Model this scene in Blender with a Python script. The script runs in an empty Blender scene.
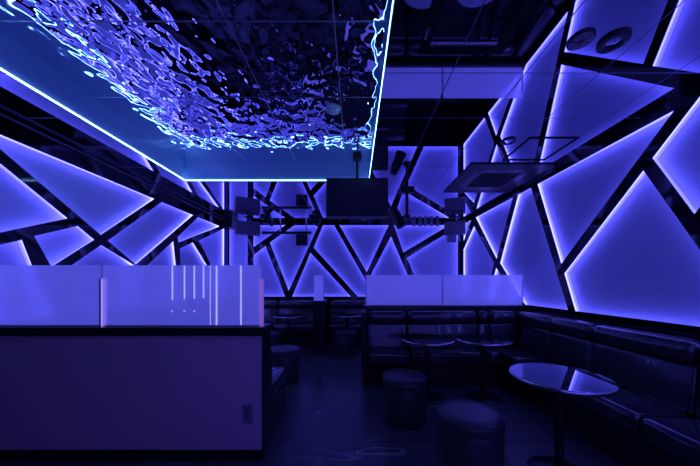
import bpy, bmesh, math, random
from mathutils import Vector, Matrix
from mathutils.geometry import tessellate_polygon
random.seed(4)
S = bpy.context.scene
COL = S.collection
# ------------------------------------------------------------------ measures
F, CX, CY, H = 272.0, 355.0, 283.0, 1.4        # focal length (px), vanishing point, eye height
XR, XL, D, ZC = 2.604, 3.08, 6.634, 2.90       # right wall, left wall, back wall, ceiling
ZT, ZB = 2.81, 1.07                            # top and bottom of the lit wall panels
Y0 = -1.15                                      # wall behind the camera
CZ = 3.177                                     # rippled ceiling in the coffer
CXL, CXR, CYB, CYF = -2.494, 0.205, 3.99, -0.9

# ------------------------------------------------------------------ materials
def new_mat(name):
    m = bpy.data.materials.new(name); m.use_nodes = True
    nt = m.node_tree
    return m, nt, nt.nodes['Principled BSDF']
def pbr(name, col, rough=0.5, metal=0.0, spec=0.5, emit=None, estr=0.0, noise=None, coat=0.0):
    m, nt, b = new_mat(name)
    b.inputs['Base Color'].default_value = (*col, 1)
    b.inputs['Roughness'].default_value = rough
    b.inputs['Metallic'].default_value = metal
    b.inputs['Specular IOR Level'].default_value = spec
    b.inputs['Coat Weight'].default_value = coat
    if emit:
        b.inputs['Emission Color'].default_value = (*emit, 1)
        b.inputs['Emission Strength'].default_value = estr
    if noise:                                   # (scale, bump strength, distance)
        tc = nt.nodes.new('ShaderNodeTexCoord'); n = nt.nodes.new('ShaderNodeTexNoise')
        n.inputs['Scale'].default_value = noise[0]; n.inputs['Detail'].default_value = 3
        bp = nt.nodes.new('ShaderNodeBump'); bp.inputs['Strength'].default_value = noise[1]
        bp.inputs['Distance'].default_value = noise[2]
        nt.links.new(tc.outputs['Object'], n.inputs['Vector'])
        nt.links.new(n.outputs['Fac'], bp.inputs['Height'])
        nt.links.new(bp.outputs['Normal'], b.inputs['Normal'])
    return m
LEDC = (0.108, 0.106, 1.0)
CYAN = (0.16, 0.42, 1.0)
M = {}
M['outlet'] = pbr('outlet', (0.34, 0.22, 0.34), 0.5)
M['outlet_dark'] = pbr('outlet_dark', (0.22, 0.15, 0.24), 0.5)
M['black_gloss'] = pbr('black_gloss', (0.006, 0.006, 0.009), 0.06, 0, 0.6)
M['black_satin'] = pbr('black_satin', (0.012, 0.012, 0.016), 0.35)
M['black_matte'] = pbr('black_matte', (0.010, 0.010, 0.013), 0.7, 0, 0.2)
M['screen'] = pbr('screen', (0.045, 0.03, 0.06), 0.45, 0, 0.25)
M['panel'] = pbr('panel', (0.66, 0.66, 0.84), 0.55, 0, 0.3, (0.05, 0.04, 1.0), 0.05, (1.2, 0.04, 0.02))
M['fill_panel'] = pbr('fill_panel', (0.66, 0.66, 0.84), 0.55, 0, 0.3, (0.13, 0.09, 1.0), 0.6)  # stronger glow of the added panels behind the camera
M['led'] = pbr('led', (0.8, 0.8, 0.8), 0.5, 0, 0.3, LEDC, 7.8)
M['return'] = pbr('return', (0.80, 0.78, 0.84), 0.6, 0, 0.3, LEDC, 2.2)
M['cyan_led'] = pbr('cyan_led', (0.8, 0.8, 0.8), 0.5, 0, 0.3, CYAN, 14.0)
M['mirror'] = pbr('mirror', (0.66, 0.64, 0.76), 0.012, 1.0)
M['mirror_seam'] = pbr('mirror_seam', (0.6, 0.6, 0.72), 0.5, 0.7)
M['joint_strip'] = pbr('joint_strip', (0.6, 0.6, 0.72), 0.5, 0.6)
M['coffer_side'] = pbr('coffer_side', (0.36, 0.52, 0.85), 0.25, 0.0, 0.6, noise=(5, 0.12, 0.02))
M['paint'] = pbr('paint', (0.90, 0.48, 0.66), 0.6, 0, 0.25)
M['dark_paint'] = pbr('dark_paint', (0.03, 0.03, 0.035), 0.5)
M['ledge'] = pbr('ledge', (0.02, 0.02, 0.025), 0.22, 0, 0.5)
M['leather'] = pbr('leather', (0.045, 0.042, 0.055), 0.21, 0, 0.6, noise=(60, 0.06, 0.003), coat=0.7)
M['stool_leather'] = pbr('stool_leather', (0.05, 0.046, 0.058), 0.36, 0, 0.6, noise=(60, 0.05, 0.003))
M['leather_seam'] = pbr('leather_seam', (0.018, 0.017, 0.02), 0.5)
M['table_top'] = pbr('table_top', (0.30, 0.30, 0.36), 0.035, 0.9, 0.6)
M['clip'] = pbr('clip', (0.85, 0.80, 0.88), 0.4, 0.4)
M['chrome'] = pbr('chrome', (0.72, 0.70, 0.74), 0.14, 1.0)
M['rose_chrome'] = pbr('rose_chrome', (0.95, 0.55, 0.70), 0.5, 0.3)
M['dark_metal'] = pbr('dark_metal', (0.05, 0.05, 0.06), 0.3, 0.8)
M['grey_plastic'] = pbr('grey_plastic', (0.30, 0.30, 0.36), 0.4)
M['ac_plastic'] = pbr('ac_plastic', (0.012, 0.011, 0.016), 0.45, 0, 0.3)
M['white_plastic'] = pbr('white_plastic', (0.92, 0.92, 0.95), 0.4)
M['red_plastic'] = pbr('red_plastic', (0.35, 0.02, 0.03), 0.4)
M['painted_reflection'] = pbr('painted_reflection', (0.95, 0.95, 1.0), 0.6, emit=(0.42, 0.42, 1.0), estr=1.0)  # glow painted in for upright reflections on the glass
M['speaker_grille'] = pbr('speaker_grille', (0.20, 0.17, 0.22), 0.7)
M['speaker_box'] = pbr('speaker_box', (0.26, 0.22, 0.28), 0.5)

def ripple_mat():
    m, nt, b = new_mat('ripple_steel')
    b.inputs['Metallic'].default_value = 1.0
    b.inputs['Base Color'].default_value = (0.80, 0.82, 0.90, 1)
    b.inputs['Roughness'].default_value = 0.02
    tc = nt.nodes.new('ShaderNodeTexCoord')
    mp = nt.nodes.new('ShaderNodeMapping'); mp.inputs['Scale'].default_value = (1.0, 0.75, 1.0)
    n1 = nt.nodes.new('ShaderNodeTexNoise'); n1.inputs['Scale'].default_value = 9.5
    n1.inputs['Detail'].default_value = 0.8; n1.inputs['Roughness'].default_value = 0.4
    n1.inputs['Distortion'].default_value = 0.25
    bp = nt.nodes.new('ShaderNodeBump'); bp.inputs['Strength'].default_value = 1.0
    bp.inputs['Distance'].default_value = 0.0185
    nt.links.new(tc.outputs['Object'], mp.inputs['Vector'])
    nt.links.new(mp.outputs['Vector'], n1.inputs['Vector'])
    nt.links.new(n1.outputs['Fac'], bp.inputs['Height'])
    nt.links.new(bp.outputs['Normal'], b.inputs['Normal'])
    return m
M['ripple'] = ripple_mat()

def floor_mat():
    m, nt, b = new_mat('dark_marble')
    tc = nt.nodes.new('ShaderNodeTexCoord')
    mp = nt.nodes.new('ShaderNodeMapping'); mp.inputs['Rotation'].default_value = (0, 0, 0.5)
    mp.inputs['Scale'].default_value = (0.5, 2.2, 1)
    n = nt.nodes.new('ShaderNodeTexNoise'); n.inputs['Scale'].default_value = 0.9
    n.inputs['Detail'].default_value = 2.5; n.inputs['Distortion'].default_value = 0.25
    a = nt.nodes.new('ShaderNodeMath'); a.operation = 'SUBTRACT'; a.inputs[1].default_value = 0.5
    ab = nt.nodes.new('ShaderNodeMath'); ab.operation = 'ABSOLUTE'
    r = nt.nodes.new('ShaderNodeValToRGB')
    r.color_ramp.elements[0].position = 0.0; r.color_ramp.elements[0].color = (0.36, 0.36, 0.40, 1)
    r.color_ramp.elements[1].position = 0.006; r.color_ramp.elements[1].color = (0.085, 0.085, 0.10, 1)
    n2 = nt.nodes.new('ShaderNodeTexNoise'); n2.inputs['Scale'].default_value = 0.7
    r2 = nt.nodes.new('ShaderNodeValToRGB')
    r2.color_ramp.elements[0].position = 0.42; r2.color_ramp.elements[1].position = 0.62
    mx = nt.nodes.new('ShaderNodeMix'); mx.data_type = 'RGBA'
    mx.inputs['A'].default_value = (0.085, 0.085, 0.10, 1)
    br = nt.nodes.new('ShaderNodeTexBrick'); br.offset = 0.5
    br.inputs['Scale'].default_value = 1.0
    for k, v in (('Mortar Size', 0.004), ('Brick Width', 1.2), ('Row Height', 0.6)): br.inputs[k].default_value = v
    br.inputs['Color1'].default_value = (1, 1, 1, 1); br.inputs['Color2'].default_value = (0.9, 0.9, 0.9, 1)
    br.inputs['Mortar'].default_value = (0.3, 0.3, 0.3, 1)
    mul = nt.nodes.new('ShaderNodeMix'); mul.data_type = 'RGBA'; mul.blend_type = 'MULTIPLY'; mul.inputs['Factor'].default_value = 1
    L = nt.links.new
    L(tc.outputs['Object'], mp.inputs['Vector']); L(mp.outputs['Vector'], n.inputs['Vector'])
    L(n.outputs['Fac'], a.inputs[0]); L(a.outputs[0], ab.inputs[0]); L(ab.outputs[0], r.inputs['Fac'])
    L(tc.outputs['Object'], n2.inputs['Vector']); L(n2.outputs['Fac'], r2.inputs['Fac'])
    L(r2.outputs['Color'], mx.inputs['Factor']); L(r.outputs['Color'], mx.inputs['B'])
    L(tc.outputs['Object'], br.inputs['Vector'])
    L(mx.outputs['Result'], mul.inputs['A']); L(br.outputs['Color'], mul.inputs['B'])
    L(mul.outputs['Result'], b.inputs['Base Color'])
    b.inputs['Roughness'].default_value = 0.27
    return m
M['floor'] = floor_mat()

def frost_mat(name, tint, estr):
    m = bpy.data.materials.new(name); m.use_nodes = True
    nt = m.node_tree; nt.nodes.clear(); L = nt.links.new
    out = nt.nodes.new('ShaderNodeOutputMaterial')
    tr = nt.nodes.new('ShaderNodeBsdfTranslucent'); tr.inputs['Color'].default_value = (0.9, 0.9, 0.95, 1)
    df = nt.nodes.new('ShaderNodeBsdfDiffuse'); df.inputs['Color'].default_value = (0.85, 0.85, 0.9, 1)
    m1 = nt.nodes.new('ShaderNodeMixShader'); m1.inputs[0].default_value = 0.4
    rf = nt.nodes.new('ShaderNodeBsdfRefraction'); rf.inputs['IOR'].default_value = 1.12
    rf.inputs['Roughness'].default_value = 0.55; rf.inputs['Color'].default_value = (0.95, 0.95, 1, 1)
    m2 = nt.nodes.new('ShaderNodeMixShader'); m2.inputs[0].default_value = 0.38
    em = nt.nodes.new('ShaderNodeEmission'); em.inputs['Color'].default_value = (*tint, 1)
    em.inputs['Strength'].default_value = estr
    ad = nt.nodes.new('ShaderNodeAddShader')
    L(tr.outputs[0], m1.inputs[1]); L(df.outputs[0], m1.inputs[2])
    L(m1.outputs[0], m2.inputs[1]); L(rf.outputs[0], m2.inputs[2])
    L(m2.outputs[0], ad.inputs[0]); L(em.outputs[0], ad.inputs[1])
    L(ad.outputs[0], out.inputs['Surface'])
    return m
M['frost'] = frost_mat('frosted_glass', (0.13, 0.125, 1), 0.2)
M['rose_reflection'] = frost_mat('rose_reflection', (0.5, 0.2, 0.8), 0.12)  # pink reflection on the posts, put in as a glow
M['bright_reflection'] = frost_mat('bright_reflection', (0.3, 0.28, 1), 0.45)  # bright reflection on the joint post, put in as a glow

# ------------------------------------------------------------------ helpers
def link(name, bm, mat, parent=None, smooth=False):
    me = bpy.data.meshes.new(name)
    bmesh.ops.recalc_face_normals(bm, faces=bm.faces[:])
    bm.to_mesh(me); bm.free()
    mats = mat if isinstance(mat, (list, tuple)) else [mat]
    for k in mats: me.materials.append(M[k])
    if smooth:
        for p in me.polygons: p.use_smooth = True
    o = bpy.data.objects.new(name, me); COL.objects.link(o)
    if parent: o.parent = parent
    return o
def tag(o, label, cat, group=None):
    o['label'] = label; o['category'] = cat
    if group: o['group'] = group
    return o
def thing(name, label, cat, loc=(0, 0, 0), rz=0.0, group=None):
    o = bpy.data.objects.new(name, None); COL.objects.link(o)
    o.empty_display_size = 0.1
    o.location = loc; o.rotation_euler = (0, 0, rz)
    return tag(o, label, cat, group)
def struct(name, bm, mat, smooth=False):
    o = link(name, bm, mat, None, smooth); o['kind'] = 'structure'; return o
def copy_tree(o, parent=None):
    c = o.copy(); COL.objects.link(c)
    if parent: c.parent = parent
    for ch in list(o.children): copy_tree(ch, c)
    return c
def box(bm, x0, x1, y0, y1, z0, z1, bev=0.0, seg=2, mat=None, mtx=None):
    r = bmesh.ops.create_cube(bm, size=1.0)
    vs = r['verts']
    for v in vs:
        v.co = Vector(((x0 + x1) / 2 + v.co.x * (x1 - x0), (y0 + y1) / 2 + v.co.y * (y1 - y0), (z0 + z1) / 2 + v.co.z * (z1 - z0)))
    fs = {f for v in vs for f in v.link_faces}
    if bev > 0:
        es = list({e for v in vs for e in v.link_edges})
        rr = bmesh.ops.bevel(bm, geom=es, offset=bev, segments=seg, affect='EDGES', profile=0.5)
        fs = set(rr['faces']) | {f for f in fs if f.is_valid}
    if mat is not None:
        for f in fs: f.material_index = mat
    if mtx is not None:
        bmesh.ops.transform(bm, matrix=mtx, verts=list({v for f in fs for v in f.verts}))
    return fs
def B(*a, **k):
    bm = bmesh.new(); box(bm, *a, **k); return bm
def lathe(bm, prof, n=40, axis=None, origin=(0, 0, 0)):
    """profile [(r, z)] turned about z (or about axis through origin)"""
    q = Vector((0, 0, 1)).rotation_difference(Vector(axis).normalized()) if axis else None
    rings = []
    for r, z in prof:
        ring = []
        for i in range(n):
            a = 2 * math.pi * i / n
            p = Vector((r * math.cos(a), r * math.sin(a), z))
            if q: p = q @ p
            ring.append(bm.verts.new(p + Vector(origin)))
        rings.append(ring)
    for a, b in zip(rings[:-1], rings[1:]):
        for i in range(n):
            bm.faces.new((a[i], a[(i + 1) % n], b[(i + 1) % n], b[i]))
    bm.faces.new(rings[0]); bm.faces.new(rings[-1])
def LA(prof, n=40, axis=None, origin=(0, 0, 0)):
    bm = bmesh.new(); lathe(bm, prof, n, axis, origin); return bm
def RING(prof, n=40):
    bm = bmesh.new()
    rings = [[bm.verts.new((q * math.cos(2 * math.pi * i / n), q * math.sin(2 * math.pi * i / n), z)) for i in range(n)] for q, z in prof]
    for k in range(len(prof)):
        for i in range(n):
            a, b = rings[k], rings[(k + 1) % len(prof)]
            bm.faces.new((a[i], a[(i + 1) % n], b[(i + 1) % n], b[i]))
    return bm
def tube(bm, p, q, r, n=12):
    p, q = Vector(p), Vector(q)
    lathe(bm, [(r, 0), (r, (q - p).length)], n, (q - p), p)
def shade_auto(o, ang=40):
    for p in o.data.polygons: p.use_smooth = True
    bm = bmesh.new(); bm.from_mesh(o.data)
    for e in bm.edges:
        if len(e.link_faces) == 2 and e.calc_face_angle(0) > math.radians(ang): e.smooth = False
    bm.to_mesh(o.data); bm.free()
    return o

# ------------------------------------------------------------------ room shell
struct('floor', B(-XL - 0.2, XR + 0.2, Y0 - 0.2, D + 0.25, -0.1, 0.0), 'floor')
struct('trim_7', B(-XL - 0.2, XR + 0.2, Y0 - 0.17, Y0 - 0.09, 0, CZ + 0.2), 'dark_paint')

# mirror ceiling tiles around the coffer
def cuts(a, b, start, step, gap=0.03):
    v = [a] + [start + step * k for k in range(-20, 20) if a + gap < start + step * k < b - gap] + [b]
    return list(zip(v[:-1], v[1:]))
bm = bmesh.new()
g = 0.004
areas = [(CXR, XR, Y0, D), (-XL, CXL, Y0, D), (CXL, CXR, CYB, D), (CXL, CXR, Y0, CYF)]
for (xa, xb, ya, yb) in areas:
    for x0, x1 in cuts(xa, xb, 1.75, 0.53):
        for y0, y1 in cuts(ya, yb, 1.943, 0.53):
            box(bm, x0 + g, x1 - g, y0 + g, y1 - g, ZC, ZC + 0.006, mat=0)
    box(bm, xa, xb, ya, yb, ZC + 0.006, ZC + 0.03, mat=1)
struct('ceiling', bm, ['mirror', 'mirror_seam'])

# coffer: side panels, rippled steel ceiling with joints and studs
bm = bmesh.new()
box(bm, CXL - 0.03, CXL, CYF, CYB + 0.03, ZC + 0.031, CZ)
box(bm, CXL, CXR, CYB, CYB + 0.03, ZC + 0.031, CZ)
box(bm, CXR, CXR + 0.03, CYF, CYB + 0.03, ZC + 0.031, CZ)
box(bm, CXL, CXR, CYF - 0.03, CYF, ZC + 0.031, CZ)
struct('trim_1', bm, 'coffer_side')
bm = bmesh.new()
gx, gy = 0.005, 0.005
for x0, x1 in cuts(CXL - 0.03, CXR + 0.03, -0.14, 0.73, 0.3):
    for y0, y1 in cuts(CYF - 0.03, CYB + 0.03, 1.848, 0.756):
        box(bm, x0 + gx, x1 - gx, y0 + gy, y1 - gy, CZ, CZ + 0.0018, mat=0)
box(bm, CXL - 0.03, CXR + 0.03, CYF - 0.03, CYB + 0.03, CZ + 0.002, CZ + 0.03, mat=1)
coffer = struct('ceiling_coffer', bm, ['ripple', 'joint_strip'])
stud0 = None
for jx in (-1.6, -0.87, -0.14):
    for jy in (1.848, 2.604, 3.36):
        for sx in (-0.035, 0.035):
            for sy in (-0.035, 0.035):
                if stud0 is None:
                    stud0 = link('stud', LA([(0.009, -0.006), (0.009, 0.001)], 12), 'chrome', coffer)
                    o = stud0
                else:
                    o = stud0.copy(); COL.objects.link(o)
                o.location = (jx + sx, jy + sy, CZ - 0.001)
# cyan light strips along the lower coffer edge
tag(link('light_strip', B(CXL + 0.001, CXL + 0.009, CYF + 0.02, CYB - 0.02, ZC + 0.001, ZC + 0.009), 'cyan_led'),
    'long cyan light strip along the left edge of the raised rippled ceiling', 'light strip', 'cyan strips round the rippled ceiling')
tag(link('light_strip', B(CXL + 0.002, CXR - 0.002, CYB - 0.009, CYB - 0.001, ZC + 0.001, ZC + 0.009), 'cyan_led'),
    'cyan light strip along the far edge of the rippled ceiling, above the hanging screen', 'light strip', 'cyan strips round the rippled ceiling')
tag(link('light_strip', B(CXR - 0.004, CXR - 0.001, CYF + 0.02, CYB - 0.02, ZC + 0.001, ZC + 0.009), 'cyan_led'),
    'cyan light strip along the right edge of the rippled ceiling beside the mirror tiles', 'light strip', 'cyan strips round the rippled ceiling')

# ------------------------------------------------------------------ lit wall panels in black lattices
REC = 0.080                                     # how deep a panel sits behind the lattice front
def zt(v, s): return ZT if v == 't' else ZB if v == 'b' else H + (CY - v) / s
def ruv(x, y): s = (x - CX) / XR; return (F / s, zt(y, s))
def luv(x, y): s = (CX - x) / XL; return (F / s, 2.69 if y == 't' else zt(y, s))
def buv(x, y): s = F / D; return ((x - CX) / s, zt(y, s))
to_r = lambda u, v, d: Vector((XR + d, u, v))
to_l = lambda u, v, d: Vector((-XL - d, u, v))
to_b = lambda u, v, d: Vector((u, D + d, v))

RP = [
 ([ruv(463.2, 't'), ruv(471, 't'), ruv(463.2, 242.5)], 'tiny triangular violet panel high on the right wall in the far corner'),
 ([ruv(474, 226), ruv(494, 263), ruv(484.5, 'b'), ruv(463.2, 'b'), ruv(463.2, 250)], 'narrow tall violet panel on the right wall next to the far corner'),
 ([ruv(475.8, 't'), ruv(512.8, 't'), ruv(496.5, 259)], 'downward pointing triangular violet panel of the right wall beside the air conditioner'),
 ([ruv(496, 267.5), ruv(519, 'b'), ruv(488, 'b')], 'low upward triangular violet panel of the right wall behind the frosted glass end'),
 ([ruv(518, 't'), ruv(531, 't'), ruv(568, 'b'), ruv(525, 'b'), ruv(500, 263)], 'tall tapering violet panel of the right wall just past the glass screen end'),
 ([ruv(537.4, 't'), ruv(674, 't'), ruv(561, 264)], 'large violet panel under the top band of the right wall, pointing down to the sofa'),
 ([ruv(643, 170.2), ruv(760, 'b'), ruv(575, 'b'), ruv(564, 273.5)], 'largest violet triangle panel above the long leather sofa on the right'),
 ([ruv(652, 158), ruv(699, 't'), ruv(850, 't'), ruv(694, 214.4)], 'bright violet panel at the right edge of the photo, pointing left'),
 ([(1.98, 1.83), (1.33, 2.81), (0.72, 2.81), (0.72, 1.07), (1.64, 1.07)], 'violet panel of the right wall out past the right picture edge, nearer half'),
 ([(0.62, 2.81), (-0.9, 2.81), (-0.9, 1.07), (0.62, 1.07)], 'wide violet panel of the right wall level with the camera'),
]
LP = [
 ([luv(67.8, 218.3), luv(-34, 135.3), luv(-34, 239.8)], 'leftmost large violet panel of the left wall with its tip pointing right'),
 ([luv(-33, 't'), luv(154.3, 't'), luv(101, 235)], 'long violet panel along the top of the left wall, widest of that wall'),
 ([luv(161.7, 't'), luv(193, 't'), luv(135.8, 264.5), luv(107.8, 240.6)], 'slanted rectangular violet panel in the middle of the left wall'),
 ([luv(34.3, 236), luv(78, 226), luv(94.4, 239.8), luv(51.5, 267)], 'small four-sided violet panel low on the left wall above the frosted glass'),
 ([luv(22.3, 239.8), luv(52, 'b'), luv(-34, 'b'), luv(-34, 252.5)], 'violet panel at the bottom left, behind the frosted glass at the picture edge'),
 ([luv(101.3, 245), luv(135, 265.5), luv(133, 'b'), luv(72, 'b'), luv(72, 265)], 'low peaked violet panel behind the joint of the left frosted glass'),
 ([luv(173.5, 241), luv(176, 265), luv(178, 'b'), luv(140, 'b'), luv(147.5, 265)], 'low violet panel behind the left end of the painted reflection lines'),
 ([luv(198, 't'), luv(219.6, 't'), luv(178.5, 242.4), luv(177.5, 237)], 'thin triangular violet panel at the top far end of the left wall'),
 ([luv(180.2, 248.4), luv(193, 242.4), luv(206.7, 265), luv(221, 'b'), luv(181.2, 'b')], 'low violet panel of the left wall between two slanting bars near the far end'),
 ([luv(199, 240.6), luv(224.4, 228.4), luv(224.4, 292)], 'downward triangular violet panel beside the far left corner'),
]
BP = [
 ([(-3.06, ZB), (-2.62, ZB), (-2.62, 2.895), (-3.06, 2.895)], 'plain upright wall strip in the far left corner, made to glow violet'),  # plain wall; added glow stands in for light from neighbouring panels
 ([buv(253.5, 't'), buv(285, 't'), buv(253.5, 247)], 'small corner triangle violet panel under the left speaker on the far wall'),
 ([buv(253.5, 255), buv(265.5, 246), buv(285, 'b'), buv(253.5, 'b')], 'violet panel at the left foot of the far wall beside the glass end post'),
 ([buv(269.8, 242.5), buv(294.5, 't'), buv(318.5, 't'), buv(288.7, 290.5)], 'V shaped violet panel on the far wall below the hanging rail'),
 ([buv(310.4, 252.8), buv(350.7, 'b'), buv(292.2, 'b')], 'upright triangle violet panel on the far wall behind the small middle partition'),
 ([buv(313.7, 247.5), buv(323, 't'), buv(334, 't'), buv(375, 'b'), buv(358, 'b')], 'slanting band shaped violet panel on the far wall left of the screen'),
 ([buv(339.5, 't'), buv(388.5, 't'), buv(366.8, 272)], 'downward triangle violet panel directly below the hanging screen'),
 ([buv(391, 236.5), buv(417, 'b'), buv(384, 'b'), buv(371.3, 274)], 'upright triangle violet panel of the far wall below the black spotlight'),
 ([buv(394, 't'), buv(449, 't'), buv(403.3, 252.3)], 'downward triangle violet panel of the far wall right of the black spotlight'),
 ([buv(406.8, 258), buv(457.8, 226.5), buv(457.8, 'b'), buv(424, 'b')], 'wide violet panel at the right end of the far wall below the speaker'),
]
FP = [  # lit panels added on the unseen wall to brighten the front partition
 ([(1.34, 2.75), (2.4, 2.75), (2.4, 0.5), (0.9, 0.5)], 'added upright violet fill light on the unseen wall behind the camera'),
 ([(-0.6, 2.75), (1.2, 2.75), (0.76, 0.5), (-0.2, 0.5)], 'added broad tapering violet fill light on the unseen wall behind the camera'),
]
to_f = lambda u, v, d: Vector((u, Y0 - d, v))
def lattice(name, polys, outer, to3, depth, mat='black_gloss'):
    bm = bmesh.new()
    loops = [outer] + polys
    tess = tessellate_polygon([[Vector((u, v, 0)) for u, v in L] for L in loops])
    flat = [p for L in loops for p in L]
    fv = [bm.verts.new(to3(u, v, 0)) for u, v in flat]
    bv = [bm.verts.new(to3(u, v, depth)) for u, v in flat]
    for a, b, c in tess:
        try:
            bm.faces.new((fv[a], fv[b], fv[c])); bm.faces.new((bv[c], bv[b], bv[a]))
        except ValueError: pass
    k = 0
    for L in loops:
        n = len(L)
        for i in range(n):
            a, b = k + i, k + (i + 1) % n
            bm.faces.new((fv[a], fv[b], bv[b], bv[a]))
        k += n
    return struct(name, bm, mat)
def inset(L, d):
    n = len(L); c = Vector((sum(p[0] for p in L) / n, sum(p[1] for p in L) / n)); out = []
    area = sum(L[i][0] * L[(i + 1) % n][1] - L[(i + 1) % n][0] * L[i][1] for i in range(n))
    sg = 1 if area > 0 else -1
    for i in range(n):
        p0, p1, p2 = Vector(L[i - 1]), Vector(L[i]), Vector(L[(i + 1) % n])
        e1, e2 = (p1 - p0).normalized(), (p2 - p1).normalized()
        n1, n2 = Vector((-e1.y, e1.x)) * sg, Vector((-e2.y, e2.x)) * sg
        k = (n1 + n2); kk = max(0.5, k.length_squared / 2)
        out.append(tuple(p1 + k / kk * d))
    return out
LED1 = 0.048
OUT = 0.030                                     # how far a panel runs on behind the lattice
def panel(L, to3, label, group, led=True, mat='panel'):
    face = inset(L, -OUT)
    bm = bmesh.new()
    n = len(face)
    f = [bm.verts.new(to3(u, v, REC)) for u, v in face]; r = [bm.verts.new(to3(u, v, REC + 0.012)) for u, v in face]
    bm.faces.new(f); bm.faces.new(r[::-1])
    for i in range(n): bm.faces.new((f[i], f[(i + 1) % n], r[(i + 1) % n], r[i]))
    bmesh.ops.triangulate(bm, faces=[x for x in bm.faces if len(x.verts) > 4])
    o = tag(link('wall_light', bm, mat), label, 'wall light', group)
    if led:
        a_, b_ = inset(L, -OUT + 0.001), inset(L, -OUT + 0.005)
        bm = bmesh.new()
        va = [[bm.verts.new(to3(u, v, d)) for u, v in P] for P, d in ((a_, 0.024), (b_, 0.024), (b_, LED1), (a_, LED1))]
        for i in range(n):
            j = (i + 1) % n
            for k in range(4):
                bm.faces.new((va[k][i], va[k][j], va[(k + 1) % 4][j], va[(k + 1) % 4][i]))
        link('led_strip', bm, 'led', o)
        bm = bmesh.new()
        va = [[bm.verts.new(to3(u, v, d)) for u, v in P] for P, d in ((a_, LED1 + 0.001), (b_, LED1 + 0.001), (b_, REC - 0.001), (a_, REC - 0.001))]
        for i in range(n):
            j = (i + 1) % n
            for k in range(4):
                bm.faces.new((va[k][i], va[k][j], va[(k + 1) % 4][j], va[(k + 1) % 4][i]))
        link('edge_diffuser', bm, 'return', o)
    return o
TH = REC + 0.014
LT = 0.007                                      # thickness of the black lattice plate
lattice('wall_right', [p for p, _ in RP], [(Y0, 0), (D, 0), (D, ZC), (Y0, ZC)], to_r, LT)
lattice('wall_left', [p for p, _ in LP], [(Y0, 0), (D, 0), (D, ZC), (Y0, ZC)], to_l, LT)
lattice('wall_back', [p for p, _ in BP], [(-XL, 0), (XR, 0), (XR, ZC), (-XL, ZC)], to_b, LT)
lattice('wall_front', [p for p, _ in FP], [(-XL, 0), (XR, 0), (XR, ZC), (-XL, ZC)], to_f, LT)
for p, l in FP: panel(p, to_f, l, 'added fill lights behind the camera', mat='fill_panel')
for p, l in RP: panel(p, to_r, l, 'lit panels of the right wall')
for p, l in LP: panel(p, to_l, l, 'lit panels of the left wall')
for i, (p, l) in enumerate(BP): panel(p, to_b, l, 'lit panels of the far wall')
# backing of the walls
struct('wall_right_backing', B(XR + TH, XR + TH + 0.08, Y0, D, 0, ZC), 'dark_paint').name = 'trim_2'
struct('trim_3', B(-XL - TH - 0.08, -XL - TH, Y0, D, 0, ZC), 'dark_paint')
struct('trim_4', B(-XL - TH, XR + TH, D + TH, D + TH + 0.08, 0, ZC), 'dark_paint')
# black picture rail that closes the left top band at the far corner, and a thin moulding along that band
struct('trim_5', B(-XL + 0.001, -2.86, D - 0.32, D - 0.001, 2.70, ZC - 0.001), 'black_satin')
struct('trim_6', B(-XL + 0.001, -XL + 0.02, Y0, D - 0.33, 2.855, 2.868), 'speaker_box')

# ------------------------------------------------------------------ partitions and glass
ZL = 1.05
def glass_screen(label, x0, x1, y, z0, z1, group):
    t = thing('frosted_glass_screen', label, 'glass screen', ((x0 + x1) / 2, y, z0), 0, group)
    w = (x1 - x0) / 2
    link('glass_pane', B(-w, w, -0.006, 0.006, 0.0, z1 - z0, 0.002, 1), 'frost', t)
    link('lit_edge_strip', B(-w, w, -0.011, -0.0065, 0.0, 0.012), 'clip', t)  # pale strip added for the lit line along the glass bottom
    return t, w
def post(t, x, h, mat='clip', r=0.009):
    bm = bmesh.new()
    box(bm, x - r, x + r, -0.018, -0.007, 0.001, h, 0.002, 1)
    box(bm, x - r, x + r, 0.007, 0.018, 0.001, h, 0.002, 1)
    return link('clip_post', bm, mat, t)
# front left partition
PY = 2.15
pt = thing('partition', 'painted half-height partition wall at the front left carrying frosted glass', 'partition', (-1.9, PY, 0))
xa, xb = -XL + 0.002 + 1.9, -0.737 + 1.9
link('wall_body', B(xa, xb, 0, 0.2, 0.0, 0.985), 'paint', pt)
link('ledge', B(xa, xb + 0.012, -0.02, 0.215, 0.985, ZL, 0.004, 1), 'ledge', pt)
link('baseboard', B(xa, xb + 0.004, -0.012, -0.0005, 0.0, 0.085, 0.003, 1), 'black_satin', pt)
link('end_cap', B(xb + 0.0005, xb + 0.01, 0.0, 0.2, 0.0, 0.984), 'black_satin', pt)
gy = PY + 0.05
sc = F / gy
px = lambda x: (x - CX) / sc
t, w = glass_screen('frosted glass screen at the far left edge, on the front partition', -XL + 0.02, px(100.7), gy, ZL, 1.543, 'frosted glass screens')
t, w = glass_screen('wide frosted glass screen with painted upright reflections on the front partition', px(103.2), px(261), gy, ZL, 1.543, 'frosted glass screens')
mid = t.location.x
for dx, mt, lb in ((-0.004, 'dark_metal', 'dark strip of the joint post'), (0.010, 'bright_reflection', 'bright reflection on the joint post, made as a glowing middle strip'), (0.024, 'rose_reflection', 'pinkish reflection on the joint post, made as a glowing strip')):
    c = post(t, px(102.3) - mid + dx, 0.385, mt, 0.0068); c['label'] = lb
c = post(t, px(261.6) - mid, 0.385, 'rose_reflection', 0.013); c['label'] = 'metal clip post at the free end, pinkish reflection made as a glow'
for x, y1 in ((173.0, 300), (185.0, 299), (194.8, 298.5), (204.0, 298)):  # upright reflections built as glowing strips on the pane
    link('reflection_line', B(px(x) - mid - 0.0045, px(x) - mid + 0.0045, -0.0085, -0.0065, 1.4 + (CY - y1) / sc - ZL, 0.49), 'painted_reflection', t)
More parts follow.
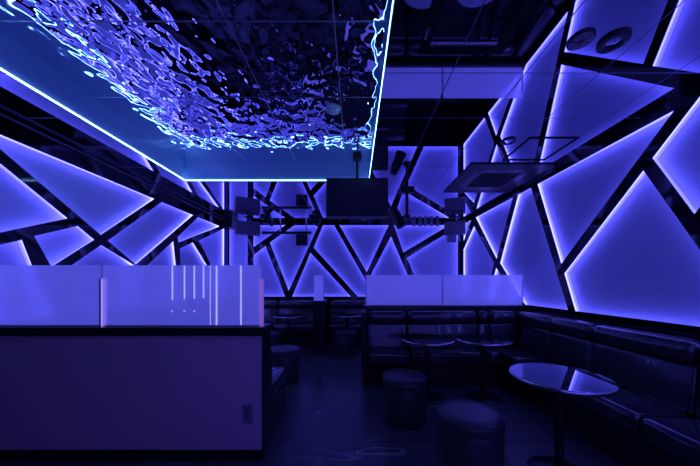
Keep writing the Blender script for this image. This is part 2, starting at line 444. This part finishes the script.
for x, r in ((210.8, 0.002), (217.0, 0.006), (241.3, 0.005)):
    link('reflection_line', B(px(x) - mid - r, px(x) - mid + r, -0.0085, -0.0065, 0.004, 0.49), 'painted_reflection', t)
for x in (172.5, 184.8, 194.8):  # small dots belonging to the same painted reflections
    link('reflection_dot', LA([(0.006, 0), (0.006, 0.0018)], 10, (0, 1, 0), (px(x) - mid, -0.0084, 1.4 - 28 / sc - ZL)), 'painted_reflection', t)
ot = thing('wall_outlet', 'dark square wall outlet low on the front partition', 'outlet', (px(247.5) * PY / gy, PY, 0.29))
link('cover_plate', B(-0.042, 0.042, -0.006, -0.0005, 0, 0.15, 0.003, 2), 'outlet', ot)
link('socket', B(-0.016, 0.016, -0.009, -0.0062, 0.03, 0.12, 0.002, 1), 'outlet_dark', ot)
# partition behind the tables
QY = 4.2
pt = thing('partition', 'black half-height partition wall behind the two small tables', 'partition', (1.38, QY, 0))
link('wall_body', B(0.155 - 1.38, XR - 0.002 - 1.38, 0, 0.18, 0, 0.99), 'black_satin', pt)
link('ledge', B(0.135 - 1.38, XR - 0.002 - 1.38, -0.02, 0.2, 0.99, ZL, 0.004, 1), 'ledge', pt)
gy2 = QY + 0.03; s2 = F / gy2
t, w = glass_screen('left of the two frosted glass screens behind the two small tables', 0.165, (441.5 - CX) / s2, gy2, ZL, 1.525, 'frosted glass screens')
c = post(t, -w + 0.006, 0.44)
t, w = glass_screen('right frosted glass screen behind the small tables, nearest the right wall', (443.3 - CX) / s2, (522.5 - CX) / s2, gy2, ZL, 1.525, 'frosted glass screens')
c = post(t, -w - 0.012, 0.4); c = post(t, w - 0.006, 0.4)
# small rear partition between the far booths
pt = thing('partition', 'narrow black partition between the far booths, seen end on', 'partition', (-0.72, 5.35, 0))
link('wall_body', B(-0.1, 0.1, 0, 0.58, 0, 0.99), 'black_satin', pt)
link('ledge', B(-0.115, 0.115, -0.012, 0.59, 0.99, ZL, 0.004, 1), 'ledge', pt)
t = thing('frosted_glass_screen', 'small frosted glass block on the narrow far partition', 'glass screen', (-0.72, 5.36, ZL), 0, 'frosted glass screens')
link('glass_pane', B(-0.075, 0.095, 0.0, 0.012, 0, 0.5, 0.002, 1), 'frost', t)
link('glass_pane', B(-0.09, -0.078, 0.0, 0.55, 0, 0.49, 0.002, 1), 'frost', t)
bm = bmesh.new(); box(bm, 0.097, 0.115, -0.004, 0.016, 0.0, 0.36, 0.003, 1)
link('clip_post', bm, 'chrome', t)

# ------------------------------------------------------------------ sofas
def cushion(bm, x0, x1, y0, y1, z0, z1, bev, mtx=None):
    box(bm, x0, x1, y0, y1, z0, z1, bev, 4, mtx=mtx)
def sofa(label, length, loc, rz, group, seat_len=None, depth=0.6, seat_off=0.0, back_len=None):
    """local frame: along x, sitter looks to -y, back against y = 0"""
    t = thing('banquette', label, 'sofa', loc, rz, group)
    L = length; Ls = seat_len or L; Lb = back_len or L
    e = 0.004
    a = shade_auto(link('base', B(e + seat_off, Ls - e + seat_off, -depth + 0.05, -0.01, 0.0, 0.285, 0.006, 1), 'black_satin', t))
    bm = bmesh.new(); cushion(bm, e + seat_off, Ls - e + seat_off, -depth, -0.17, 0.287, 0.46, 0.05)
    shade_auto(link('seat_cushion', bm, 'leather', t))
    bm = bmesh.new(); cushion(bm, e, Lb - e, -0.165, -0.012, 0.40, 0.80, 0.03)
    for v in bm.verts:
        v.co.y -= (0.80 - v.co.z) * 0.10 if v.co.y < -0.05 else 0
        if v.co.z < 0.5: v.co.z = max(v.co.z, 0.463 if v.co.y < -0.168 else v.co.z)
    shade_auto(link('back_cushion', bm, 'leather', t))
    bm = bmesh.new(); cushion(bm, e, Lb - e, -0.20, -0.012, 0.803, 0.985, 0.08)
    shade_auto(link('head_roll', bm, 'leather', t))
    return t
GR = 'leather sofa sections along the right wall'
# right wall: local x runs towards -Y (rz = -90deg), back against the wall
rb = [4.178, 3.40, 2.80, 1.94, 1.05, 0.15]
rl = ['black leather corner sofa section where the right wall row meets the partition sofa',
      'short black leather sofa section under the right wall, second from the corner',
      'black leather sofa section directly behind the round table in the right foreground',
      'nearest visible black leather sofa section, cut by the right picture edge',
      'black leather sofa section of the right wall level with the camera']
for i in range(5):
    y0, y1 = rb[i], rb[i + 1]
    t = sofa(rl[i], y0 - y1, (XR - 0.002, y0, 0), -math.pi / 2, GR)
    if i == 0:                                  # the corner section also has a back towards the partition
        bm = bmesh.new(); cushion(bm, 0.004, 0.155, -0.60, -0.205, 0.463, 0.80, 0.03)
        shade_auto(link('back_cushion', bm, 'leather', t))
        bm = bmesh.new(); cushion(bm, 0.004, 0.18, -0.60, -0.205, 0.803, 0.985, 0.08)
        shade_auto(link('head_roll', bm, 'leather', t))
GP = 'leather sofa sections against the middle partition'
SY = QY - 0.022
sofa('black leather sofa section against the middle partition, leftmost and beside the aisle', 0.60, (0.165, SY, 0), 0, GP, depth=0.5)
sofa('widest black leather sofa section against the middle partition, behind the left small table', 1.05, (0.767, SY, 0), 0, GP, depth=0.5)
sofa('black leather sofa section against the middle partition, ending in the corner', 0.175, (1.819, SY, 0), 0, GP, depth=0.5)
pn = tag(link('end_panel', B(0.10, 0.160, 3.68, QY - 0.024, 0, 1.0, 0.004, 1), 'black_satin'), 'black upright end panel closing the aisle end of the partition sofa', 'panel')
pn.name = 'sofa_end_panel'
GB = 'leather sofa sections along the far wall'
bb = [(-2.56, -1.83, 'far wall black leather sofa section beside the front glass end post'),
      (-1.83, -0.86, 'far wall black leather sofa section left of the narrow partition'),
      (-0.58, 0.33, 'far wall black leather sofa section right of the narrow partition'),
      (0.33, 1.2, 'far wall black leather sofa section half hidden by the middle partition')]
for x0, x1, l in bb: sofa(l, x1 - x0, (x0, D - 0.004, 0), 0, GB)
# bench behind the front partition, facing away
sofa('black leather bench hidden behind the front left partition, its seat end just showing', 1.25, (-0.765, PY + 0.222, 0), math.pi, 'leather bench of the front left booth', depth=0.72)

# ------------------------------------------------------------------ stools
def make_stool():
    t = thing('round_stool', 'x', 'stool', (0, 0, 0), 0, 'round leather stools')
    o = link('body', LA([(0.20, 0.0), (0.215, 0.012), (0.222, 0.05), (0.224, 0.36), (0.218, 0.372)], 56), 'stool_leather', t); shade_auto(o)
    pr = [(0.219, 0.373), (0.228, 0.382), (0.230, 0.40), (0.229, 0.425), (0.220, 0.445), (0.200, 0.456), (0.15, 0.4595), (0.07, 0.461), (0.015, 0.4612)]
    o = link('seat_cushion', LA(pr, 56), 'stool_leather', t); shade_auto(o, 60)
    bm = bmesh.new(); n, m = 56, 6; R, r, z = 0.2225, 0.006, 0.447
    rings = [[bm.verts.new(((R + r * math.cos(2 * math.pi * j / m)) * math.cos(2 * math.pi * i / n),
                            (R + r * math.cos(2 * math.pi * j / m)) * math.sin(2 * math.pi * i / n), z + r * math.sin(2 * math.pi * j / m))) for j in range(m)] for i in range(n)]
    for i in range(n):
        for j in range(m):
            bm.faces.new((rings[i][j], rings[(i + 1) % n][j], rings[(i + 1) % n][(j + 1) % m], rings[i][(j + 1) % m]))
    link('piping', bm, 'stool_leather', t, True)
    return t
st = [(0.845, 2.0, 'largest round black leather stool in the foreground, beside the round table'),
      (0.51, 2.80, 'round black leather stool in front of the left small table'),
      (-1.03, 3.95, 'round black leather stool just past the end of the front left partition'),
      (-1.64, 5.14, 'far round black leather stool behind the front glass end post'),
      (-0.20, 5.40, 'far round black leather stool in the aisle right of the narrow partition')]
proto = make_stool()
for i, (x, y, l) in enumerate(st):
    o = proto if i == 0 else copy_tree(proto)
    o.location = (x, y, 0); o['label'] = l

# ------------------------------------------------------------------ round tables
def make_table():
    t = thing('round_table', 'x', 'table', (0, 0, 0), 0, 'round pedestal tables')
    o = link('tabletop', LA([(0.29, -0.026), (0.314, -0.026), (0.314, 0.0), (0.05, 0.0)], 64), 'table_top', t)
    o.location.z = 0.72; shade_auto(o)
    o = link('edge_band', RING([(0.3145, -0.028), (0.319, -0.027), (0.323, -0.021), (0.324, -0.014), (0.323, -0.007), (0.319, -0.001), (0.3145, 0.0002)], 64), 'chrome', t)
    o.location.z = 0.72; shade_auto(o, 80); o['label'] = 'polished metal edge band'
    o = link('pole', LA([(0.03, 0.016), (0.03, 0.655)], 24), 'dark_metal', t); shade_auto(o)
    o = link('mounting_plate', LA([(0.11, 0.656), (0.12, 0.662), (0.12, 0.6915)], 32), 'dark_metal', t); shade_auto(o)
    o = link('base', LA([(0.2, 0.0), (0.2, 0.006), (0.185, 0.014), (0.03, 0.0155)], 48), 'dark_metal', t); shade_auto(o)
    return t
tb = [(1.50, 2.0, 'round mirror-black pedestal table in the right foreground by the long sofa'),
      (0.885, 3.34, 'left of the two small round black tables before the middle partition'),
      (1.56, 3.32, 'right of the two small round black tables before the middle partition'),
      (-1.40, 5.72, 'far round black table left of the narrow partition'),
      (-0.17, 5.85, 'far round black table right of the narrow partition')]
proto = make_table()
for i, (x, y, l) in enumerate(tb):
    o = proto if i == 0 else copy_tree(proto)
    o.location = (x, y, 0); o['label'] = l

# ------------------------------------------------------------------ hanging screen
tv = thing('hanging_screen', 'dark flat display hanging from the rippled ceiling by one pole', 'display', (0.03, 3.72, CZ))
zo = 2.84 - CZ; zu = 2.285 - CZ
link('housing', B(-0.425, 0.425, 0.0, 0.06, zu, zo, 0.006, 2), 'black_satin', tv)
link('screen_glass', B(-0.412, 0.412, -0.003, -0.0005, zu + 0.03, zo - 0.012), 'screen', tv)
link('lower_bezel', B(-0.425, 0.425, -0.006, -0.0005, zu, zu + 0.026, 0.002, 1), 'speaker_box', tv)
bm = bmesh.new(); tube(bm, (0, 0.09, zo - 0.25), (0, 0.09, -0.02), 0.018)
box(bm, -0.12, 0.12, 0.061, 0.072, zo - 0.4, zo - 0.15); box(bm, -0.03, 0.03, 0.072, 0.10, zo - 0.3, zo - 0.22)
link('pole', bm, 'dark_metal', tv)
link('ceiling_mount', B(-0.06, 0.06, 0.04, 0.15, -0.05, -0.001, 0.005, 1), 'black_satin', tv)

# ------------------------------------------------------------------ ceiling fittings
ac = thing('ceiling_air_conditioner', 'square cassette air conditioner in the mirror ceiling by the right wall', 'air conditioner', (1.985, 3.94, ZC - 0.0005))
bm = bmesh.new()
fo = 0.53
for (a, b, c_, d_) in ((-fo, fo, -fo, -0.40), (-fo, fo, 0.40, fo), (-fo, -0.40, -0.40, 0.40), (0.40, fo, -0.40, 0.40)):
    box(bm, a, b, c_, d_, -0.016, 0.0)
box(bm, -0.40, 0.40, -0.40, 0.40, -0.012, 0.0)
link('frame', bm, 'ac_plastic', ac)
bm = bmesh.new(); box(bm, -0.27, 0.27, -0.27, 0.27, -0.017, -0.0125, 0.002, 1)
gr = link('intake_grille', bm, 'black_matte', ac)
for k in range(4):
    m = Matrix.Rotation(k * math.pi / 2, 4, 'Z')
    bm = bmesh.new(); box(bm, -0.29, 0.29, -0.385, -0.29, -0.0165, -0.0125, 0.0015, 1, mtx=m @ Matrix.Translation((0, 0, 0)))
    link('louvre', bm, 'black_satin', ac)
    bm = bmesh.new(); box(bm, -0.3, 0.3, -0.283, -0.274, -0.018, -0.0125, mtx=m)
    link('grille_edge', bm, 'grey_plastic', ac)
def hatch(label, x0, x1, y0, y1, wd, lip):
    t = thing('access_hatch', label, 'ceiling hatch', ((x0 + x1) / 2, (y0 + y1) / 2, ZC - 0.0005), 0, 'ceiling hatches')
    a, b = (x1 - x0) / 2, (y1 - y0) / 2
    bm = bmesh.new()
    box(bm, -a, a, -b, -b + wd, -0.008, 0); box(bm, -a, a, b - wd, b, -0.008, 0)
    box(bm, -a, -a + wd, -b + wd, b - wd, -0.008, 0); box(bm, a - wd, a, -b + wd, b - wd, -0.008, 0)
    link('frame', bm, 'black_matte', t)
    if lip:
        link('bright_lip', B(-a + wd, a - wd, b - wd - 0.014, b - wd - 0.001, -0.007, -0.0005), 'chrome', t)
        link('latch', B(-a + 0.015, -a + 0.035, 0.10, 0.18, -0.012, -0.0085, 0.002, 1), 'chrome', t)
    return t
hatch('large black-framed hatch in the mirror ceiling at the top of the photo', 0.41, 0.955, 1.2, 1.775, 0.06, True)
hatch('thin black-outlined square hatch in the mirror ceiling above the air conditioner', 1.80, 2.31, 2.80, 3.32, 0.016, False)
# detector, sprinkler cover, downlights
t = thing('smoke_detector', 'round pale smoke detector on the rippled ceiling', 'smoke detector', (-0.225, 2.78, CZ - 0.002))
shade_auto(link('base', LA([(0.075, 0.0), (0.075, -0.012), (0.068, -0.016)], 32), 'white_plastic', t))
shade_auto(link('dome', LA([(0.055, -0.0165), (0.05, -0.03), (0.025, -0.036)], 32), 'white_plastic', t))
t = thing('ceiling_speaker', 'round pale ceiling speaker with a reddish middle, left of the black ring downlight', 'ceiling speaker', (1.39, 1.675, ZC - 0.0005))
shade_auto(link('rim', LA([(0.072, 0), (0.072, -0.008), (0.066, -0.010)], 40), 'dark_metal', t))
shade_auto(link('grille', LA([(0.063, -0.0105), (0.058, -0.014), (0.03, -0.015)], 40), 'grey_plastic', t))
o = link('centre_cap', LA([(0.018, -0.0155), (0.012, -0.021)], 20), 'red_plastic', t); o['label'] = 'dark red centre cap'
bm = bmesh.new()
for k in range(3):
    box(bm, -0.058, 0.058, -0.002, 0.002, -0.018, -0.0155, mtx=Matrix.Rotation(k * math.pi / 3, 4, 'Z'))
link('spokes', bm, 'dark_metal', t)
def downlight(label, x, y, R, r):
    t = thing('downlight', label, 'downlight', (x, y, ZC - 0.0005), 0, 'ring downlights')
    bm = RING([(R, 0), (R, -0.012), (R - 0.01, -0.016), (r + 0.008, -0.016), (r, -0.010), (r, 0)])
    shade_auto(link('ring', bm, 'black_satin', t))
    shade_auto(link('lens', LA([(r - 0.002, -0.001), (r - 0.004, -0.006), (0.02, -0.007)], 32), 'mirror', t))
    return t
d = downlight('wide black ring downlight in the mirror ceiling at the upper right', 1.60, 1.685, 0.082, 0.038)
link('screw', LA([(0.006, -0.0165), (0.006, -0.019)], 10, None, (0.062, -0.01, 0)), 'chrome', d)
downlight('small black ring downlight in the mirror ceiling above the air conditioner', 1.62, 2.87, 0.07, 0.05)

# ------------------------------------------------------------------ spotlights, rail and speakers
def spot(label, loc, drop, aim, rad, ln, off):
    t = thing('spotlight', label, 'spotlight', loc, 0, 'black stage spotlights')
    bm = bmesh.new(); box(bm, -0.11, 0.11, -0.06, 0.06, -0.05, -0.001, 0.006, 1)
    link('ceiling_clamp', bm, 'black_satin', t)
    bm = bmesh.new(); tube(bm, (0, 0, -0.051), (0, 0, -drop), 0.026); box(bm, -0.05, 0.05, -0.04, 0.04, -drop - 0.06, -drop, 0.005, 1)
    link('stem', bm, 'black_satin', t)
    a = Vector(aim).normalized(); c = Vector((off, 0, -drop - 0.03))
    bm = bmesh.new(); tube(bm, (math.copysign(0.045, off), 0, -drop - 0.03), c, 0.014)
    link('yoke', bm, 'black_satin', t)
    o = c - a * ln * 0.5
    shade_auto(link('lamp_head', LA([(rad * 0.6, 0), (rad * 0.8, ln * 0.08), (rad, ln * 0.35), (rad, ln * 0.8), (rad * 1.12, ln * 0.82), (rad * 1.12, ln), (rad * 0.9, ln * 0.99)], 28, a, o), 'black_satin', t))
    shade_auto(link('lens', LA([(rad * 0.88, ln * 0.995), (rad * 0.5, ln * 1.02)], 24, a, o), 'dark_metal', t))
    return t
spot('black can spotlight hanging on a stem right of the display', (0.84, 4.4, ZC - 0.0005), 0.40, (0.42, -0.25, -1), 0.075, 0.36, -0.16)
spot('small black spotlight at the left end of the hanging rail near the far wall', (-2.02, 6.15, ZC - 0.0005), 0.10, (0.7, -0.4, -0.5), 0.05, 0.18, 0.09)
spot('small black spotlight between the hanging rail and the display', (-0.93, 6.2, ZC - 0.0005), 0.08, (-0.3, -0.5, -0.7), 0.05, 0.18, 0.09)
# hanging rail near the far wall
rl_ = thing('hanging_rail', 'black rail hung on two bright rods under the mirror ceiling near the far wall', 'rail', (-1.62, 6.5, ZC - 0.0005))
link('bar', B(-0.6, 0.58, -0.025, 0.025, -0.33, -0.27, 0.004, 1), 'black_satin', rl_)
for x in (-0.16, 0.46):
    bm = bmesh.new(); tube(bm, (x, 0, -0.269), (x, 0, -0.001), 0.016)
    link('rod', bm, 'chrome', rl_)
mo = thing('hanging_monitor', 'dark flat box hung under the bar of the rail near the far wall', 'monitor', (-1.27, 6.5, ZC - 0.3315))
link('housing', B(-0.14, 0.14, -0.03, 0.03, -0.28, -0.0005, 0.005, 1), 'speaker_box', mo)
link('screen_glass', B(-0.125, 0.125, -0.033, -0.0305, -0.265, -0.015), 'screen', mo)
lr = thing('connector_rail', 'short black rail with square clips close under the ceiling at the far wall', 'rail', (1.66, D - 0.03, ZC - 0.075))
link('bar', B(-0.3, 0.42, -0.012, 0.012, -0.02, 0.02, 0.003, 1), 'black_satin', lr)
for k in range(5):
    link('clip', B(-0.26 + k * 0.14, -0.19 + k * 0.14, -0.022, 0.014, -0.05, 0.07, 0.003, 1), 'grey_plastic', lr)
def speaker(label, loc, rz, w, h, dpt, tilt):
    t = thing('hanging_loudspeaker', label, 'speaker', loc, rz, 'ceiling hung loudspeakers')
    m = Matrix.Translation((0, 0, -0.10 - h / 2)) @ Matrix.Rotation(tilt, 4, 'X')
    bm = bmesh.new(); box(bm, -w / 2, w / 2, -dpt / 2, dpt / 2, -h / 2, h / 2, 0.012, 2, mtx=m)
    shade_auto(link('cabinet', bm, 'speaker_box', t))
    bm = bmesh.new(); box(bm, -w / 2 + 0.02, w / 2 - 0.02, -dpt / 2 - 0.012, -dpt / 2 - 0.001, -h / 2 + 0.02, h / 2 - 0.02, 0.003, 1, mtx=m)
    link('grille', bm, 'speaker_grille', t)
    bm = bmesh.new(); tube(bm, (0, 0, -0.12), (0, 0, -0.001), 0.02); box(bm, -0.06, 0.06, -0.06, 0.06, -0.012, -0.001)
    link('bracket', bm, 'dark_metal', t)
    bm = bmesh.new(); box(bm, w / 2 - 0.05, w / 2 - 0.03, -dpt / 2 - 0.016, -dpt / 2 - 0.0125, -h / 2 + 0.03, -h / 2 + 0.05, mtx=m)
    link('badge', bm, 'white_plastic', t)
    return t
speaker('dark loudspeaker hung in the far left corner', (-2.45, 6.2, ZC - 0.0005), 0.5, 0.52, 0.30, 0.26, 0.25)
speaker('dark loudspeaker hung in the far right corner', (2.28, 6.2, ZC - 0.0005), -0.45, 0.44, 0.30, 0.26, 0.25)
sm = thing('wall_loudspeaker', 'small square dark speaker on the far wall under the right corner loudspeaker', 'speaker', (2.32, D - 0.0005, 2.38), 0, 'ceiling hung loudspeakers')
link('cabinet', B(-0.1, 0.1, -0.14, -0.03, 0, 0.2, 0.008, 2), 'speaker_box', sm)
link('bracket', B(-0.03, 0.03, -0.029, 0, 0.07, 0.13), 'dark_metal', sm)

# ------------------------------------------------------------------ world, camera, view
w = bpy.data.worlds.new('World'); S.world = w; w.use_nodes = True
w.node_tree.nodes['Background'].inputs['Color'].default_value = (0.01, 0.01, 0.05, 1)
w.node_tree.nodes['Background'].inputs['Strength'].default_value = 0.2
cd = bpy.data.cameras.new('Camera'); cam = bpy.data.objects.new('Camera', cd); COL.objects.link(cam)
cam.location = (0, 0, H); cam.rotation_euler = (math.pi / 2, 0, 0)
cd.sensor_width = 36; cd.sensor_fit = 'HORIZONTAL'; cd.lens = F / 700 * 36
cd.shift_x = (350 - CX) / 700; cd.shift_y = (CY - 233) / 700
cd.clip_start = 0.05
S.camera = cam
vs = S.view_settings
vs.view_transform = 'Standard'; vs.look = 'None'; vs.gamma = 1.0; vs.exposure = 0.0
vs.use_curve_mapping = False
S.cycles.max_bounces = 10; S.cycles.glossy_bounces = 6; S.cycles.diffuse_bounces = 4
S.cycles.use_denoising = True
S.cycles.caustics_reflective = True
S.cycles.sample_clamp_indirect = 8
